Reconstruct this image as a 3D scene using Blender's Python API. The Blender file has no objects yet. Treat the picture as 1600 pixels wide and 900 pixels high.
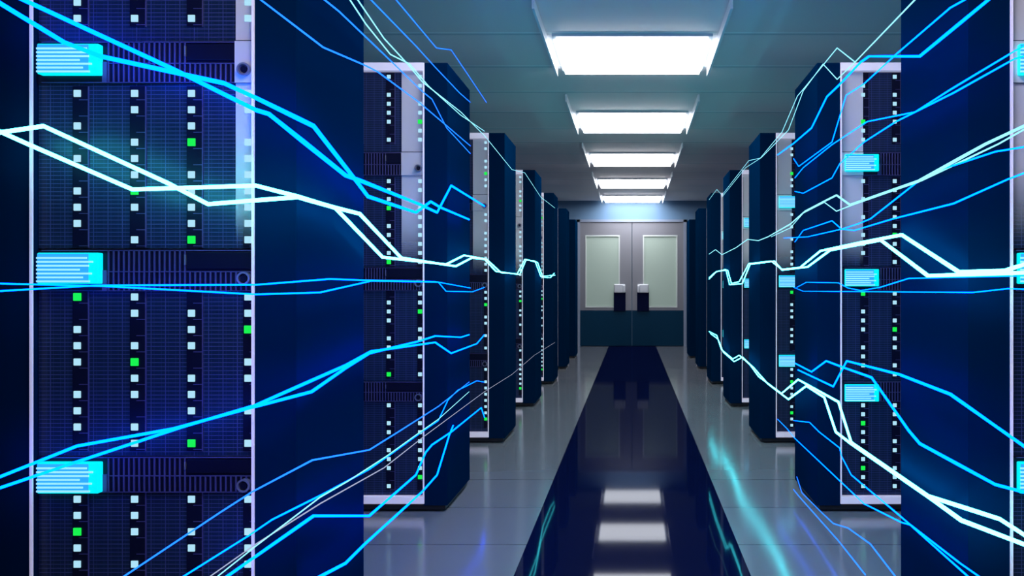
import bpy, bmesh, math, random
from mathutils import Vector, Matrix

S = bpy.context.scene
C = S.collection
F = 1400.0            # focal length in pixels of the 1600x900 frame
VX, VY = 988.0, 452.0 # vanishing point of the aisle
CAMZ = 1.01
PITCH, FRONT, DEPTH = 1.825, 2.238, 0.56
CEIL, WALL_Y = 2.58, 15.9
HALF = 2.45
rnd = random.Random(4)

def col(r, g, b):
    f = lambda c: (c/255/12.92) if c/255 <= .04045 else ((c/255+.055)/1.055)**2.4
    return (f(r), f(g), f(b), 1)

# ---------------------------------------------------------------- materials
def pmat(name, base, rough=.5, metal=0, spec=.5, emit=None, es=0):
    m = bpy.data.materials.new(name); m.use_nodes = True
    b = m.node_tree.nodes['Principled BSDF']
    b.inputs['Base Color'].default_value = base if len(base) == 4 else (*base, 1)
    b.inputs['Roughness'].default_value = rough
    b.inputs['Metallic'].default_value = metal
    b.inputs['Specular IOR Level'].default_value = spec
    if emit:
        b.inputs['Emission Color'].default_value = (*emit, 1)
        b.inputs['Emission Strength'].default_value = es
    return m

def N(m, t, **kw):
    n = m.node_tree.nodes.new(t)
    for k, v in kw.items(): setattr(n, k, v)
    return n

def math_(m, op, a, b=None):
    n = N(m, 'ShaderNodeMath', operation=op)
    for i, v in enumerate((a, b)):
        if v is None: continue
        if isinstance(v, (int, float)): n.inputs[i].default_value = v
        else: m.node_tree.links.new(v, n.inputs[i])
    return n.outputs[0]

def xyz(m):
    t = N(m, 'ShaderNodeTexCoord'); s = N(m, 'ShaderNodeSeparateXYZ')
    m.node_tree.links.new(t.outputs['Object'], s.inputs[0])
    return s.outputs, t.outputs['Object']

def line_mask(m, coord, pitch, width, off=0.0):
    f = math_(m, 'FRACT', math_(m, 'DIVIDE', math_(m, 'ADD', coord, 1000*pitch - off), pitch))
    return math_(m, 'LESS_THAN', f, width/pitch)

def mix_base(m, fac, c1, c2, noise=0):
    mx = N(m, 'ShaderNodeMix', data_type='RGBA')
    mx.inputs[6].default_value = c1 if len(c1) == 4 else (*c1, 1)
    mx.inputs[7].default_value = c2 if len(c2) == 4 else (*c2, 1)
    m.node_tree.links.new(fac, mx.inputs[0])
    m.node_tree.links.new(mx.outputs[2], m.node_tree.nodes['Principled BSDF'].inputs['Base Color'])
    return mx

M = {}
M['navy'] = pmat('navy_steel', (.0, .015, .052), .6, 0, .0)
M['dark'] = pmat('dark_plastic', (.002, .003, .022), .4, 0, .3)
M['bezel'] = pmat('lilac_frame_added_glow', (.86, .80, .90), .35, 0, .5, (.80, .74, .95), .30)  # plain frame, no lamp; glow added to brighten it beyond the lamplight
M['slat'] = pmat('slat_metal', (.10, .09, .26), .4, .3, .5)
M['ring'] = pmat('ring_metal', (.35, .35, .5), .3, .6)
M['rubber'] = pmat('black_rubber', (.003, .003, .01), .6)
M['ledw'] = pmat('led_white', (.01, .02, .03), .5, 0, .2, (.42, .76, .93), 1.0)
M['ledg'] = pmat('led_green', (0, .02, .002), .4, 0, .5, (.008, .80, .07), 1.1)
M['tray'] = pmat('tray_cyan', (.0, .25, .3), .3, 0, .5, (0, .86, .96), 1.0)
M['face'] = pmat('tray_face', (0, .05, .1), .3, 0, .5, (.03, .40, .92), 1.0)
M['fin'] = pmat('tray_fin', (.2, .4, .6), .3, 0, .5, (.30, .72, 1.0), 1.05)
M['lamp'] = pmat('lamp_diffuser', (.9, .95, 1), .5, 0, .5, (.97, .96, 1.0), 12.0)
M['rail'] = pmat('rail_white', (.85, .9, .95), .35)
M['frame'] = pmat('lamp_frame', (.6, .68, .74), .4)
M['wall'] = pmat('wall_paint', (.13, .24, .38), .55)
M['door'] = pmat('door_paint', (.21, .215, .25), .32, 0, .6)
M['door_low'] = pmat('door_kick_panel', (.001, .032, .075), .4, 0, .1)
M['glass'] = pmat('frosted_pane', (.34, .42, .37), .35, 0, .5, (.30, .42, .36), .20)
M['beading'] = pmat('pane_beading', (.62, .68, .66), .35)
M['steel'] = pmat('handle_steel', (.6, .62, .66), .3, .4)
M['blackplate'] = pmat('handle_plate', (.001, .004, .03), .55, 0, .05)
M['doortrim'] = pmat('door_trim', (.26, .31, .42), .4)
M['gap'] = pmat('door_gap', (.03, .05, .11), .5)

# grille: thin lilac wires on navy, a surface pattern
g = pmat('grille', (.004, .006, .05), .35, 0, .5); M['grille'] = g
(gx, gy, gz), _ = xyz(g)
h = line_mask(g, gz, .0102, .0016); v = line_mask(g, gx, .0362, .0018, .010)
v2 = line_mask(g, gx, .0181, .0009)
mask = math_(g, 'MULTIPLY', math_(g, 'MAXIMUM', h, math_(g, 'MAXIMUM', v, math_(g, 'MULTIPLY', v2, .4))), .75)
mix_base(g, mask, (.003, .016, .055), (.08, .09, .26))

def painted_sheen(name, fade):      # grey lamp reflection painted as a film; the fade piece thins out downwards
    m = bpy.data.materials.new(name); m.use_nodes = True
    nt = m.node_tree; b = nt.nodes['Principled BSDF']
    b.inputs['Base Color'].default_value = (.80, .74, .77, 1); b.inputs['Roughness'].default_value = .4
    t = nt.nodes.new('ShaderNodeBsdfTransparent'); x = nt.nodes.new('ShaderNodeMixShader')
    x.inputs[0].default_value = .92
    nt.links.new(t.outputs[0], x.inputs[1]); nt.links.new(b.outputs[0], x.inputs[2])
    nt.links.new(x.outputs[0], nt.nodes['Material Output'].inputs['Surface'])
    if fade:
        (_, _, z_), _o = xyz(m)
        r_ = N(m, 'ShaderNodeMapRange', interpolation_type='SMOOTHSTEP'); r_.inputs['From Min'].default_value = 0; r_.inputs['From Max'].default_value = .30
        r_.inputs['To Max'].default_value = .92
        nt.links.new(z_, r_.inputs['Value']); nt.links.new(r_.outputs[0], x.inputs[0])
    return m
M['painted_sheen'] = painted_sheen('grey_painted_sheen', False)
M['painted_sheen_fade'] = painted_sheen('grey_painted_sheen_fading', True)

# pale glossy floor tiles with thin joints
f = pmat('floor_tile', (.3, .33, .38), .16, 0, .55); M['floor'] = f
(fx, fy, fz), fo = xyz(f)
j = line_mask(f, fy, .604, .008, 3.54)
mix_base(f, j, (.155, .172, .195), (.055, .065, .08))
nz = N(f, 'ShaderNodeTexNoise'); nz.inputs['Scale'].default_value = 3.0
f.node_tree.links.new(fo, nz.inputs['Vector'])
rr = N(f, 'ShaderNodeMapRange'); rr.inputs['To Min'].default_value = .10; rr.inputs['To Max'].default_value = .17
f.node_tree.links.new(nz.outputs[0], rr.inputs['Value'])
f.node_tree.links.new(rr.outputs[0], f.node_tree.nodes['Principled BSDF'].inputs['Roughness'])

r = pmat('runner_tile', (.002, .006, .035), .05, 0, .06); M['runner'] = r
(rx, ry, rz), ro = xyz(r)
j = line_mask(r, ry, .604, .006, 3.54)
mix_base(r, j, (.0015, .004, .026), (.001, .002, .012))
pb = r.node_tree.nodes['Principled BSDF']; pb.inputs['Specular IOR Level'].default_value = 0
gl = N(r, 'ShaderNodeBsdfGlossy'); gl.inputs['Roughness'].default_value = .04; gl.inputs['Color'].default_value = (.9, .95, 1, 1)
ms = N(r, 'ShaderNodeMixShader'); ms.inputs[0].default_value = .045
r.node_tree.links.new(pb.outputs[0], ms.inputs[1]); r.node_tree.links.new(gl.outputs[0], ms.inputs[2])
r.node_tree.links.new(ms.outputs[0], r.node_tree.nodes['Material Output'].inputs['Surface'])

c = pmat('ceiling_panel', (.5, .55, .6), .5, 0, .3); M['ceil'] = c
(cx, cy, cz), _ = xyz(c)
l1 = line_mask(c, cy, .81, .03, 5.47); l2 = line_mask(c, cy, .81, .035, 5.50)
mx1 = mix_base(c, l1, (.84, .79, .80), (.98, .97, .98))
mx2 = N(c, 'ShaderNodeMix', data_type='RGBA'); mx2.inputs[7].default_value = (.56, .60, .64, 1)
c.node_tree.links.new(l2, mx2.inputs[0]); c.node_tree.links.new(mx1.outputs[2], mx2.inputs[6])
c.node_tree.links.new(mx2.outputs[2], c.node_tree.nodes['Principled BSDF'].inputs['Base Color'])

def emat(name, rgb):
    m = bpy.data.materials.new(name); m.use_nodes = True
    nt = m.node_tree; nt.nodes.clear()
    e = nt.nodes.new('ShaderNodeEmission'); o = nt.nodes.new('ShaderNodeOutputMaterial')
    e.inputs[0].default_value = (*rgb, 1); e.inputs[1].default_value = 1
    nt.links.new(e.outputs[0], o.inputs[0])
    return m
M['t_white'] = emat('trail_white', (.85, 12.0, 13.5))
M['t_teal'] = emat('trail_pale_teal', (.42, 1.3, 1.6))
M['t_cyan'] = emat('trail_cyan', (.0, .80, 14.0))
M['t_blue'] = emat('trail_blue', (.03, .42, 4.0))
M['t_pale'] = emat('trail_pale', (.42, .48, .70))

# ---------------------------------------------------------------- mesh helpers
def box(bm, x0, x1, y0, y1, z0, z1, bev=0):
    r_ = bmesh.ops.create_cube(bm, size=1)
    vs = r_['verts']
    for v_ in vs:
        v_.co = Vector((x0 + (v_.co.x+.5)*(x1-x0), y0 + (v_.co.y+.5)*(y1-y0), z0 + (v_.co.z+.5)*(z1-z0)))
    if bev:
        es = list({e for v_ in vs for e in v_.link_edges})
        bmesh.ops.bevel(bm, geom=es, offset=bev, segments=2, affect='EDGES', profile=.6)

def ring(bm, cx_, cz_, y0, y1, ro_, ri_, seg=20):
    vs = []
    for k in range(seg):
        a = 2*math.pi*k/seg; cc, ss = math.cos(a), math.sin(a)
        vs.append([bm.verts.new((cx_+cc*q, y, cz_+ss*q)) for q, y in ((ro_, y1), (ro_, y0), (ri_, y0), (ri_, y1))])
    for k in range(seg):
        a, b = vs[k], vs[(k+1) % seg]
        for i in range(4):
            bm.faces.new((a[i], b[i], b[(i+1) % 4], a[(i+1) % 4]))

def cyl(bm, cx_, cy_, z0, z1, r0, r1, seg=16):
    m_ = Matrix.Translation((cx_, cy_, (z0+z1)/2))
    bmesh.ops.create_cone(bm, cap_ends=True, segments=seg, radius1=r0, radius2=r1, depth=z1-z0, matrix=m_)

def obj(name, bm, mat, parent=None, loc=None):
    me = bpy.data.meshes.new(name)
    bmesh.ops.recalc_face_normals(bm, faces=bm.faces[:])
    bm.to_mesh(me); bm.free()
    me.materials.append(M[mat])
    o = bpy.data.objects.new(name, me); C.objects.link(o)
    if parent: o.parent = parent
    if loc: o.location = loc
    return o

def bx(name, mat, parent, *a, bev=0, loc=None):
    bm = bmesh.new(); box(bm, *a, bev=bev)
    return obj(name, bm, mat, parent, loc)

def empty(name, label, cat, loc=(0, 0, 0), group=None):
    o = bpy.data.objects.new(name, None); C.objects.link(o)
    o.empty_display_size = .1
    o.location = loc; o['label'] = label; o['category'] = cat
    if group: o['group'] = group
    return o

def tag(o, label, cat, group=None):
    o['label'] = label; o['category'] = cat
    if group: o['group'] = group
    return o

def struct(o, label, cat):
    o['kind'] = 'structure'; o['label'] = label; o['category'] = cat
    return o

def kids(o): return [q for q in bpy.data.objects if q.parent is o]

def copy_tree(src, tree):
    r_ = src.copy(); C.objects.link(r_)
    for ch in tree[src]:
        q = ch.copy(); C.objects.link(q); q.parent = r_
        for gch in tree.get(ch, []):
            w = gch.copy(); C.objects.link(w); w.parent = q
    return r_

# ---------------------------------------------------------------- the room
Y0 = -11.0
RUN = .417
struct(bx('floor', 'floor', None, -HALF, HALF, Y0, WALL_Y, -.1, 0), 'grey glossy tiled floor on both sides of the dark runner', 'floor')
struct(bx('trim_1', 'runner', None, -RUN, RUN, Y0, WALL_Y-.002, 0, .003), 'dark navy mirror-polished runner strip down the middle of the aisle', 'runner')
struct(bx('ceiling', 'ceil', None, -HALF, HALF, Y0, WALL_Y, CEIL, CEIL+.1), 'blue-grey panelled ceiling with thin cross joints', 'ceiling')
struct(bx('wall_back', 'wall', None, -HALF, HALF, WALL_Y, WALL_Y+.15, 0, CEIL), 'blue-grey end wall around the double door', 'wall')
struct(bx('wall_left', 'wall', None, -HALF-.1, -HALF, Y0, WALL_Y, 0, CEIL), 'plain wall behind the left rack row', 'wall')
struct(bx('wall_right', 'wall', None, HALF, HALF+.1, Y0, WALL_Y, 0, CEIL), 'plain wall behind the right rack row', 'wall')

# double door
def zpx(py, Z): return CAMZ - (py-VY)*Z/F
def xpx(px, Z): return (px-VX)*Z/F
DY = WALL_Y - .05
def dpx(px): return xpx(px, DY)
def dpz(py): return zpx(py, DY)
fr = bmesh.new()
dl, dr, dt = dpx(902), dpx(1072.5), dpz(343)
box(fr, dl, dl+.05, DY-.02, WALL_Y, 0, dt); box(fr, dr-.05, dr, DY-.02, WALL_Y, 0, dt)
box(fr, dl, dr, DY-.02, WALL_Y, dt-.045, dt)
struct(obj('trim_2', fr, 'doortrim'), 'pale frame around the double door', 'door frame')
mid = dpx(987.5)
for n, (a, b, pane, hx, lab) in enumerate((
        (dl+.05, mid-.005, (914.5, 968.5), (959, 977.5), 'left leaf'), (mid+.005, dr-.05, (1004.5, 1058.5), (995.5, 1014), 'right leaf'))):
    d = bpy.data.objects.new('door_%d' % (n+1), None); C.objects.link(d)
    d.location = ((a+b)/2, DY, 0); d.empty_display_size = .1
    struct(d, '%s of the grey double door with tall frosted pane and dark lower panel' % lab, 'door')
    ox = (a+b)/2
    P = lambda nm, mt, x0, x1, y0, y1, z0, z1, bev=0: bx(nm, mt, d, x0-ox, x1-ox, y0, y1, z0, z1, bev=bev)
    px0, px1 = dpx(pane[0]), dpx(pane[1]); pz0, pz1 = dpz(480.5), dpz(367.5)
    leaf = bmesh.new(); dt2 = dt-.045
    zk = dpz(485)
    for q in ((a-ox, px0-ox, zk, dt2), (px1-ox, b-ox, zk, dt2), (px0-ox, px1-ox, zk, pz0), (px0-ox, px1-ox, pz1, dt2)):
        box(leaf, q[0], q[1], 0, .045, q[2], q[3])
    obj('leaf', leaf, 'door', d)
    P('kick_panel', 'door_low', a, b, -.004, .045, .012, zk)  # lower part of the leaf, in a darker teal than the rest
    P('pane', 'glass', px0, px1, .012, .03, pz0, pz1)
    bd = bmesh.new(); w = .022
    for q in ((px0, px0+w, pz0, pz1), (px1-w, px1, pz0, pz1), (px0+w, px1-w, pz0, pz0+w), (px0+w, px1-w, pz1-w, pz1)):
        box(bd, q[0]-ox, q[1]-ox, -.006, .014, q[2], q[3])
    obj('beading', bd, 'beading', d)
    h0, h1 = dpx(hx[0]), dpx(hx[1])
    pl = P('handle_plate', 'blackplate', h0, h1, -.03, 0, dpz(486), dpz(456), bev=.004)
    # lever handle: a stub and a pale grip above the plate
    hb = bmesh.new()
    box(hb, h0-ox+.006, h1-ox-.006, -.06, -.0, dpz(457.5), dpz(444), bev=.012)
    ia, ib = (h1, h1-.05) if n == 0 else (h0+.05, h0)
    box(hb, min(ia, ib)-ox, max(ia, ib)-ox, -.075, -.03, dpz(457), dpz(446), bev=.01)
    obj('handle', hb, 'steel', d)

# ---------------------------------------------------------------- ceiling lights
def make_lamp():
    t = empty('ceiling_light', '', 'ceiling light')
    hw, hl = .475, .42
    zc = CEIL
    fb = bmesh.new()
    o, i = hw+.02, hw-.004
    box(fb, -o, o, -hl-.02, hl+.02, -.015, 0)
    obj('housing', fb, 'frame', t)
    bx('diffuser', 'lamp', t, -hw, hw, -hl+.06, hl, -.045, -.014, bev=.006)
    for s in (-1, 1):
        rb = bmesh.new()
        box(rb, s*.535-.008, s*.535+.008, -1.12, hl, -.06, 0, bev=.003)
        obj('rail', rb, 'rail', t)
    return t
lamp = make_lamp()
tree = {}
def build_tree(root):
    for ch in kids(root):
        tree.setdefault(root, []).append(ch)
        for g_ in kids(ch): tree.setdefault(ch, []).append(g_)
build_tree(lamp)
LY = [(5.945, 'largest bright ceiling panel, nearest to the viewer'), (8.33, 'second bright ceiling panel from the viewer'),
      (10.715, 'middle one of the five bright ceiling panels'), (13.1, 'fourth bright ceiling panel from the viewer'),
      (15.36, 'smallest ceiling panel, last one above the double door'),
      (3.56, 'ceiling panel above the front racks, ahead of the picture edge'), (1.175, 'ceiling panel over the viewer'), (-1.21, 'ceiling panel behind the viewer'), (-3.595, 'second ceiling panel behind the viewer'), (-5.98, 'third ceiling panel behind the viewer'), (-8.365, 'last ceiling panel behind the viewer')]
for i, (y, lab) in enumerate(LY):
    o = lamp if i == 0 else copy_tree(lamp, tree)
    o.location = (0, y, CEIL); o['label'] = lab; o['group'] = 'ceiling panels along the aisle'

# ---------------------------------------------------------------- server racks
BW = .559                   # door bezel width
PW = .104                   # side post width
ZT, ZB = 2.037, .038
def make_rack():
    t = empty('server_rack', '', 'server rack')
    x0, x1 = -BW/2-PW, BW/2+PW
    bm = bmesh.new()
    box(bm, x0, x1, .075, DEPTH, .03, ZT)                                   # body
    box(bm, x0, -BW/2+.005, 0, .075, .03, ZT); box(bm, BW/2-.005, x1, 0, .075, .03, ZT) # front posts
    obj('cabinet', bm, 'navy', t)
    fb = bmesh.new(); e = -.006
    box(fb, -BW/2, BW/2, e, .075, ZT-.036, ZT); box(fb, -BW/2, BW/2, e, .075, ZB, ZB+.032)
    box(fb, -BW/2, -BW/2+.006, e, 0, ZB+.032, ZT-.036); box(fb, BW/2-.006, BW/2, e, 0, ZB+.032, ZT-.036)
    obj('door_frame', fb, 'bezel', t)
    for fx_ in (x0+.06, x1-.06):
        for fy_ in (.06, DEPTH-.06):
            b = bmesh.new(); cyl(b, fx_, fy_, 0, .03, .03, .022); obj('foot', b, 'rubber', t)
    pl = bmesh.new(); box(pl, x0+.012, x1-.012, .012, DEPTH-.012, .008, .03); obj('plinth', pl, 'rubber', t)
    return t
rack = make_rack(); build_tree(rack); first = True

LEDX = [.107, .251, .394, .536]        # from the bezel's left edge
PAT = {  # 1 on, g green, 0 off; rows from the top
 'A': ['01100g11', '10111001', '10111101', '11011011'],   # replaced below by group A rows (8 of them)
 'B': ['1010101110', '11011g1101'.replace('g', '1'), '111g01111g', '1101111111'],
 'C': ['g011101110', '1101g11011', '0111011' + '10g', '11g0110101'],
 'D': ['11g1101g11', '1110110111', '1011011101', '10111111g0'],
}
PAT['B'][1] = '1101' + '11g101'[0:6]
PAT['A'] = ['011011g11'[0:3] + '1' + '0g1' + '1', '1011' + '1011'[0:1] + '101', '1011' + '1011'[1:2] + '11'[0:1] + '01', '11011011']
PAT['A'] = ['01100g11', '10111101', '10111101', '11011g11']
GROUPS = {'A': (-149.0, 8), 'B': (146.0, 10), 'C': (464.0, 10), 'D': (780.0, 10)}
HEAD = {'B': (62, 128), 'C': (389, 455), 'D': (714, 771)}
TRAY = {'B': (69.5, 117), 'C': (395, 443.5), 'D': (722, 770)}
SPAN = {'A': (1.634, ZT-.038), 'B': (1.112, 1.632), 'C': (.590, 1.110), 'D': (ZB+.034, .588)}
zf = lambda py, y=0.0: CAMZ - (py-VY)*(FRONT+y)/F
def make_unit(key, fine, side, wide):
    z0, z1 = SPAN[key]
    t = empty('server_unit', '', 'server')
    X = lambda u: u - BW/2
    Z = lambda z: z - z0
    a, b = X(.0075), X(BW-.0075)
    gp = bmesh.new(); box(gp, a, b, .018, .074, Z(z0+.001), Z(z1-.001))
    obj('grille_panel', gp, 'grille', t)
    top, n = GROUPS[key]
    hz = lambda k: zf(top+25.4*k, .014)
    for ci, lx in enumerate(LEDX):
        sb = bmesh.new()                 # dark pocket strip behind each light column, with ladder rungs
        zt = min(hz(0)+.018, z1-.004); zb = max(hz(n-1)-.02, z0+.003)
        box(sb, X(lx-.013), X(min(lx+.026, BW-.009)), .0155, .018, Z(zb), Z(zt))
        s = obj('light_strip', sb, 'dark', t)
        rb = bmesh.new()
        for k in range(n):
            zz = hz(k)-.0165
            if zz > zb: box(rb, X(lx+.004), X(min(lx+.026, BW-.009)), .0145, .0157, Z(zz), Z(zz+.0018))
        box(rb, X(min(lx+.026, BW-.011)), X(min(lx+.0278, BW-.009)), .0145, .018, Z(zb), Z(zt))
        obj('rungs', rb, 'slat', s)
        groups = {}
        for k in range(n):
            ch = PAT[key][ci][k]
            if ch == '0': continue
            nm = 'indicator_light'; mt = 'ledg' if ch == 'g' else 'ledw'
            hs = .0088 if ch == '1' else .0098
            if fine:
                lb = bmesh.new(); box(lb, X(lx-hs), X(lx+hs), .0120, .0156, Z(hz(k)-hs), Z(hz(k)+hs), bev=.0015)
                o = obj(nm, lb, mt, t)
                if ch == 'g': o['label'] = 'green indicator light'
            else:
                lb = groups.setdefault(mt, bmesh.new()); box(lb, X(lx-hs), X(lx+hs), .0120, .0156, Z(hz(k)-hs), Z(hz(k)+hs))
        for mt, lb in groups.items(): obj('indicator_light_column', lb, mt, t)
    if key in 'AB':       # strip of painted lamp gloss on the aisle side of the upper units
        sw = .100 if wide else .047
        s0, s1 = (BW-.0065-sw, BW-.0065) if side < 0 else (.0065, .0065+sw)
        bx('painted_sheen_strip', 'painted_sheen' if key == 'A' else 'painted_sheen_fade', t, X(s0), X(s1), .0132, .0143, Z(z0+.002), Z(z1-.001 if key == 'A' else zf(HEAD['B'][1])))
    if key in HEAD:
        h1, h0 = zf(HEAD[key][0]), zf(HEAD[key][1])
        if key == 'B': bx('painted_sheen_strip', 'painted_sheen', t, X(s0), X(s1), .0068, .0078, Z(h0), Z(z1))
        bx('vent_panel', 'dark', t, a, b, .0125, .018, Z(h0), Z(h1-.002))
        vb = bmesh.new(); p = .0128; hm = (h0+h1)/2
        x = .186
        while x < BW-.012:
            top_ = h1-.003 if x < .378 else hm-.004
            box(vb, X(x), X(x+.0035), .009, .013, Z(h0+.001), Z(top_)); x += p
        box(vb, X(.186), X(BW-.012),   .0088, .013, Z(hm-.005), Z(hm-.0025))
        box(vb, X(.02), X(BW-.012), .009, .013, Z(h1-.0045), Z(h1-.002)); box(vb, X(.02), X(BW-.012), .009, .013, Z(h0), Z(h0+.002))
        box(vb, X(.172), X(.184), .009, .013, Z(h0+.002), Z(hm))
        obj('vent_slats', vb, 'slat', t)
        dw = bx('drawer', 'dark', t, X(.385), X(BW-.012), .0085, .014, Z(hm+.004), Z(h1-.008), bev=.001)
        bx('drawer_latch', 'ring', dw, X(.3805), X(.3830), .004, .01, Z(hm+.013), Z(h1-.014))
        t1, t0 = zf(TRAY[key][0]), zf(TRAY[key][1])
        tr = bx('drive_tray', 'tray', t, X(.0215), X(.1735), -.010, .0125, Z(t0), Z(t1), bev=.003)
        bx('tray_face', 'face', tr, X(.0225), X(.150), -.0108, -.0095, Z(t0+.003), Z(t1-.003))
        fb = bmesh.new(); q = (t1-t0)/8
        for k in range(7):
            ln = (.137, .12, .142, .112, .135, .145, .13)[k]
            box(fb, X(.0215), X(.0165+ln), -.0135, -.0105, Z(t0+q*(k+.4)), Z(t0+q*(k+.85)))
        obj('fins', fb, 'fin', tr)
        kb = bmesh.new(); kz = zf({'B': 108, 'C': 435, 'D': 759}[key]); kx = X(BW-.028)
        ring(kb, kx, Z(kz), -.004, .0125, .0165, .012)
        k = obj('lock', kb, 'ring', t)
        cb = bmesh.new(); ring(cb, kx, Z(kz), -.001, .0125, .0085, .0005, 14); obj('lock_core', cb, 'dark', k)
    return t

protos = {}
order = {1: 'nearest', 2: 'second', 3: 'third', 4: 'fourth', 5: 'fifth', 6: 'sixth', 7: 'farthest'}
upos = {'A': 'topmost server unit', 'B': 'upper middle server unit', 'C': 'lower middle server unit', 'D': 'bottom server unit'}
for k in range(-3, 8):
    for side in (-1, 1):
        sd = 'left' if side < 0 else 'right'
        cxr = side*(.943+BW/2); yk = FRONT + (k-1)*PITCH
        if k <= 0:
            lab = '%s navy server rack of the %s row %s the viewer' % (('first', 'second', 'third', 'last')[-k], sd, 'beside' if k == 0 else 'behind')
        elif k == 1: lab = 'nearest, largest navy server rack of the %s row, cut by the picture edges' % sd
        elif k == 2: lab = 'navy server rack right behind the largest one in the %s row' % sd
        elif k == 7: lab = 'farthest navy server rack of the %s row, beside the double door' % sd
        else: lab = '%s navy server rack from the viewer in the %s row' % (order[k], sd)
        o = rack if first else copy_tree(rack, tree); first = False
        o.location = (cxr, yk, 0); o['label'] = lab; o['group'] = 'server racks of the %s row' % sd
        if 1 <= k <= 5:
            for key in 'ABCD':
                fine = True
                pk = (key, fine, side, not (side < 0 and k == 1))
                if pk not in protos:
                    u = protos[pk] = make_unit(*pk); build_tree(u)
                else:
                    u = copy_tree(protos[pk], tree)
                u.location = (cxr, yk, SPAN[key][0])
                u['label'] = '%s inside the %s server rack of the %s row' % (upos[key], order[k], sd)
                u['group'] = 'server units of the %s row' % sd

# ---------------------------------------------------------------- light trails
XP, YP = .80, FRONT-.09     # they hang just in front of the first racks, turn the corner and run down the aisle beside the racks
def to3d(pts, side, dx, dy):
    xp, yp = XP+dx, YP-dy
    lim = F*xp/yp
    out = []
    prev = None
    def P(px, py):
        o = abs(px-VX)
        Z = yp if o >= lim else F*xp/o
        return Vector(((px-VX)*Z/F, Z, CAMZ-(py-VY)*Z/F))
    cpx = VX + side*lim
    for p in pts:
        if prev:
            o0, o1 = abs(prev[0]-VX)-lim, abs(p[0]-VX)-lim
            if o0*o1 < -1:
                q = (cpx-prev[0])/(p[0]-prev[0])
                out.append(P(cpx, prev[1]+q*(p[1]-prev[1])))
        out.append(P(*p)); prev = p
    res = [out[0]]
    for v_ in out[1:]:
        if (v_-res[-1]).length > .004: res.append(v_)
    return res

def tube(bm, pts, r_, seg=6):
    n = len(pts); rings = []
    up0 = Vector((0, 0, 1))
    for i, p in enumerate(pts):
        d0 = (p-pts[i-1]).normalized() if i else None
        d1 = (pts[i+1]-p).normalized() if i < n-1 else None
        d = (d0+d1) if d0 and d1 else (d0 or d1)
        if d.length < 1e-4: d = d1 or d0
        d.normalize()
        # section laid out with a side direction and an up direction
        s = d.cross(up0)
        if s.length < .15: s = Vector((1, 0, 0)) if abs(d.x) < .7 else Vector((0, 1, 0)); s = (s - d*s.dot(d))
        s.normalize(); u = s.cross(d).normalized()
        q_ = r_*min(1, max(.6, 1-.16*(p.y-2.6)))     # the beams thin out down the aisle
        rings.append([bm.verts.new(p + s*(q_*math.cos(2*math.pi*k/seg)) + u*(q_*math.sin(2*math.pi*k/seg))) for k in range(seg)])
    for a, b in zip(rings, rings[1:]):
        for k in range(seg):
            bm.faces.new((a[k], a[(k+1) % seg], b[(k+1) % seg], b[k]))
    bm.faces.new(rings[0][::-1]); bm.faces.new(rings[-1])

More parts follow.
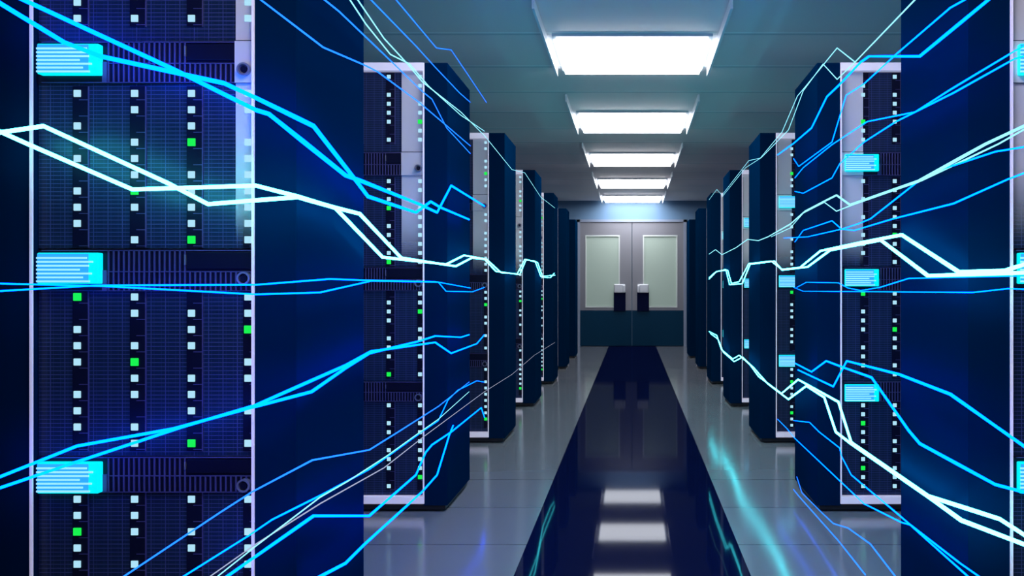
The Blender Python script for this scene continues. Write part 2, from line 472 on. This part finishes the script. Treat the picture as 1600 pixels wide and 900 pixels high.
TRAILS = [
 # left row
 (-1, 'thick', 't_cyan', 'thick cyan light trail from the left edge through the top cyan tray at left', [(-5,2),(100,66),(157,88),(290,117),(350,130),(400,153),(490,197),(553,278),(575,307),(650,332),(673,315),(688,324),(733,343)]),
 (-1, 'thick', 't_cyan', 'thick cyan light trail from the top left corner, passing above the top tray', [(20,-8),(275,110),(400,172),(420,178),(540,274),(565,283),(655,319),(683,332),(705,290),(757,322)]),
 (-1, 'fat', 't_white', 'thick white light trail that peaks at the left edge, upper strand of the zigzag pair', [(-6,208),(68,197),(262,286),(325,319),(400,313),(465,308),(522,324),(562,334),(627,403),(712,416),(737,403),(757,405),(775,424),(812,429),(822,406),(836,408),(845,432),(867,430)]),
 (-1, 'fat', 't_white', 'thick white light trail on the nearest left rack, lower strand of the zigzag pair', [(-6,203),(50,228),(207,296),(400,290),(465,307),(524,325),(598,402),(697,413),(725,399),(760,405),(783,426),(808,428),(820,405),(840,410),(848,433),(860,434),(866,427)]),
 (-1, 'thin', 't_cyan', 'nearly level thin cyan light trail under the middle tray, starting higher at left', [(-4,443),(160,447),(400,460),(500,457),(580,439),(685,441),(697,455),(738,456),(757,449)]),
 (-1, 'thin', 't_cyan', 'nearly level thin cyan light trail under the middle tray, starting lower at left', [(-4,455),(150,446),(400,445),(515,436),(575,438),(680,440),(735,450)]),
 (-1, 'med', 't_cyan', 'cyan light trail rising above the bottom tray, ending beside the second left rack', [(-5,747),(120,697),(270,670),(400,635),(487,612),(540,575),(577,552),(655,533),(680,525),(720,527),(733,523)]),
 (-1, 'med', 't_cyan', 'cyan light trail rising through the bottom tray of the nearest left rack', [(-5,764),(125,720),(285,667),(400,633),(540,571),(580,549),(680,535),(705,552),(745,537),(757,523)]),
 (-1, 'thin', 't_blue', 'thin blue light trail climbing from the bottom left, leftmost of the lower bundle', [(190,903),(345,800),(395,768),(488,719),(577,703),(622,675),(685,635),(733,597)]),
 (-1, 'thin', 't_cyan', 'thin blue light trail climbing from the bottom, second from left in the lower bundle', [(283,903),(390,836),(425,812),(505,772),(577,733),(610,710),(660,674),(685,657),(700,625),(715,610),(745,595),(757,597)]),
 (-1, 'hair', 't_pale', 'hair-thin whitish light trail climbing from the bottom up to the fourth left rack', [(325,903),(400,850),(500,787),(600,731),(665,680),(757,612),(800,585),(835,555),(867,535)]),
 (-1, 'hair', 't_teal', 'hair-thin pale teal light trail beside the whitish one at the bottom left', [(337,903),(400,853),(500,777),(545,751),(605,712),(655,676),(685,655),(733,612)]),
 (-1, 'med', 't_cyan', 'thick cyan light trail with a level step below the second left rack', [(350,904),(400,869),(490,806),(577,806),(650,742),(665,707),(675,695),(705,675),(752,637),(757,652)]),
 (-1, 'med', 't_cyan', 'cyan light trail crossing the bottom bar of the second left rack and its reflection', [(498,902),(540,880),(570,850),(660,768),(683,742),(702,680),(708,665)]),
 (-1, 'thin', 't_blue', 'thin blue light trail running into the top left corner of the second left rack', [(400,-6),(505,74),(568,101),(590,112),(655,160),(735,228)]),
 (-1, 'thin', 't_blue', 'thin blue light trail crossing the top bar of the second left rack', [(500,-6),(530,18),(600,85),(660,143),(675,155),(698,200),(735,240)]),
 (-1, 'thin', 't_teal', 'pale teal light trail dropping from the top, left strand of the teal pair', [(543,-6),(572,38),(610,85),(640,100),(670,135),(720,180),(757,205)]),
 (-1, 'thin', 't_teal', 'pale teal light trail dropping from the top to the fourth left rack', [(555,-6),(600,60),(635,98),(660,128),(720,175),(757,212),(800,265),(820,270),(845,308),(867,325)]),
 (-1, 'thin', 't_blue', 'thin blue light trail passing over the dark top of the second left rack', [(575,-5),(650,72),(680,105),(718,145),(735,160)]),
 (-1, 'thin', 't_blue', 'thin blue light trail against the grey ceiling above the left racks', [(615,-5),(682,75),(705,78),(730,115),(760,160)]),
 # right row
 (1, 'thin', 't_teal', 'pale teal light trail peaking against the ceiling above the second right rack', [(1434,-5),(1336,97),(1308,75),(1258,136),(1246,150),(1222,206),(1188,247),(1170,251),(1128,305),(1120,296),(1108,312)]),
 (1, 'thin', 't_teal', 'pale teal light trail dipping at the top corner of the second right rack', [(1336,97),(1308,124),(1286,100),(1255,142),(1232,203),(1190,246),(1165,262),(1128,308)]),
 (1, 'thin', 't_cyan', 'thin cyan light trail slanting across the top bar of the second right rack', [(1514,-4),(1485,12),(1400,85),(1350,131),(1322,149),(1300,222),(1248,260),(1240,248)]),
 (1, 'med', 't_cyan', 'cyan light trail with a level step along the top bar of the second right rack', [(1550,-5),(1437,88),(1358,88),(1345,97),(1312,132),(1292,151),(1268,200),(1240,224),(1215,242)]),
 (1, 'thin', 't_cyan', 'thin cyan light trail sloping over the upper lights of the second right rack', [(1604,70),(1585,80),(1485,140),(1430,175),(1355,190),(1300,226),(1255,262),(1242,278)]),
 (1, 'thin', 't_cyan', 'thin cyan light trail ending lower, just under its sloping neighbour on the second right rack', [(1604,86),(1585,92),(1490,145),(1400,190),(1350,222),(1312,256),(1300,278),(1255,302),(1242,299)]),
 (1, 'med', 't_teal', 'pale teal light trail rising to the right edge, upper strand', [(1604,195),(1540,225),(1435,283),(1328,320),(1307,305),(1287,315),(1258,330),(1235,350),(1200,370),(1185,376),(1168,374),(1150,387),(1128,398),(1118,390),(1108,397)]),
 (1, 'thin', 't_teal', 'pale teal light trail rising to the right edge, lower strand', [(1604,200),(1560,225),(1440,282),(1330,321),(1307,330),(1288,316),(1255,333),(1235,356),(1205,370)]),
 (1, 'thin', 't_cyan', 'thin cyan light trail branching down across the second right rack from the teal pair', [(1604,229),(1555,237),(1470,265),(1435,283),(1360,342),(1340,350),(1315,358),(1300,345),(1255,360),(1242,378)]),
 (1, 'thin', 't_cyan', 'thin cyan light trail falling gently left from the right edge between teal and white trails', [(1604,269),(1575,280),(1490,318),(1395,342),(1335,360),(1315,358),(1262,370),(1225,372)]),
 (1, 'fat', 't_white', 'thick white light trail peaking beside the second right rack, outer strand', [(1604,412),(1570,423),(1498,425),(1409,367),(1345,379),(1282,392),(1250,418),(1222,421),(1205,408),(1170,412),(1155,440),(1143,443),(1137,422),(1120,424),(1108,436)]),
 (1, 'fat', 't_white', 'thick white light trail beside the second right rack, inner strand of the zigzag', [(1604,426),(1450,431),(1376,375),(1297,391),(1262,417),(1222,422),(1210,408),(1195,410),(1172,413),(1160,443),(1140,445),(1134,421),(1118,425),(1108,434)]),
 (1, 'hair', 't_cyan', 'hair-thin level cyan light trail just under the thick white right trail', [(1604,431),(1545,432),(1420,435),(1375,449),(1345,454),(1325,450),(1310,442),(1260,441),(1245,449)]),
 (1, 'hair', 't_cyan', 'hair-thin level cyan light trail below the middle tray of the second right rack', [(1604,452),(1575,451),(1520,457),(1255,455),(1240,449)]),
 (1, 'med', 't_cyan', 'cyan light trail falling from the second right rack to the right edge, upper strand', [(1604,700),(1570,676),(1485,616),(1405,585),(1323,564),(1302,604),(1247,578)]),
 (1, 'med', 't_cyan', 'cyan light trail falling steeply past the bottom tray of the second right rack', [(1604,770),(1585,765),(1555,757),(1437,693),(1420,673),(1362,590),(1357,588),(1320,575),(1291,564),(1268,581),(1243,568)]),
 (1, 'fat', 't_white', 'thick white light trail down to the lower right edge, upper strand', [(1604,838),(1562,811),(1450,775),(1330,691),(1310,628),(1247,593),(1221,615),(1185,588),(1172,570),(1155,555),(1145,561),(1127,546),(1120,524),(1108,518)]),
 (1, 'fat', 't_white', 'thick white light trail down to the lower right edge, lower strand', [(1604,852),(1502,813),(1455,779),(1328,692),(1306,675),(1288,621),(1260,603),(1232,624),(1200,600),(1178,575),(1160,558),(1147,565),(1130,550),(1122,530),(1110,521)]),
 (1, 'thin', 't_cyan', 'thin blue light trail through the bottom right corner, upper strand', [(1533,903),(1500,880),(1420,818),(1405,805),(1330,742),(1315,713),(1312,700),(1280,675),(1265,660),(1240,657)]),
 (1, 'thin', 't_cyan', 'thin blue light trail through the bottom right corner, lower strand', [(1515,903),(1422,820),(1408,816),(1350,787),(1242,685),(1230,670),(1215,655)]),
 (1, 'thin', 't_blue', 'thin blue light trail bending over the floor below the second right rack', [(1400,902),(1360,850),(1325,825),(1302,818),(1283,800),(1253,770),(1245,745)]),
 (1, 'thin', 't_blue', 'thin straight blue light trail over the floor below the second right rack', [(1352,898),(1310,845),(1248,775),(1240,765)]),
]
RAD = {'fat': .0052, 'thick': .0058, 'med': .0040, 'thin': .0022, 'hair': .0016}
for i, (side, th, mt, lab, pts) in enumerate(TRAILS):
    # each hangs in its own plane so that crossings pass in front of one another
    q = .015*(i % 3)
    p3 = to3d(pts, side, -q, q)
    bm = bmesh.new(); tube(bm, p3, RAD[th])
    o = obj('light_trail', bm, mt)
    tag(o, lab, 'light trail', 'light trails along the %s row' % ('left' if side < 0 else 'right'))

# ---------------------------------------------------------------- world, camera, view
w = bpy.data.worlds.new('night'); S.world = w; w.use_nodes = True
w.node_tree.nodes['Background'].inputs[0].default_value = (.02, .04, .12, 1)
w.node_tree.nodes['Background'].inputs[1].default_value = 1.0

cam = bpy.data.cameras.new('camera'); co = bpy.data.objects.new('camera', cam); C.objects.link(co)
co.location = (0, 0, CAMZ); co.rotation_euler = (math.pi/2, 0, 0)
cam.sensor_fit = 'HORIZONTAL'; cam.sensor_width = 36; cam.lens = F/1600*36
cam.shift_x = -(VX-800)/1600; cam.shift_y = (VY-450)/1600
cam.clip_start = .02
S.camera = co
vs = S.view_settings
vs.view_transform = 'Standard'; vs.look = 'None'; vs.gamma = 1; vs.exposure = 0; vs.use_curve_mapping = False
S.cycles.use_denoising = True
S.cycles.sample_clamp_indirect = 6
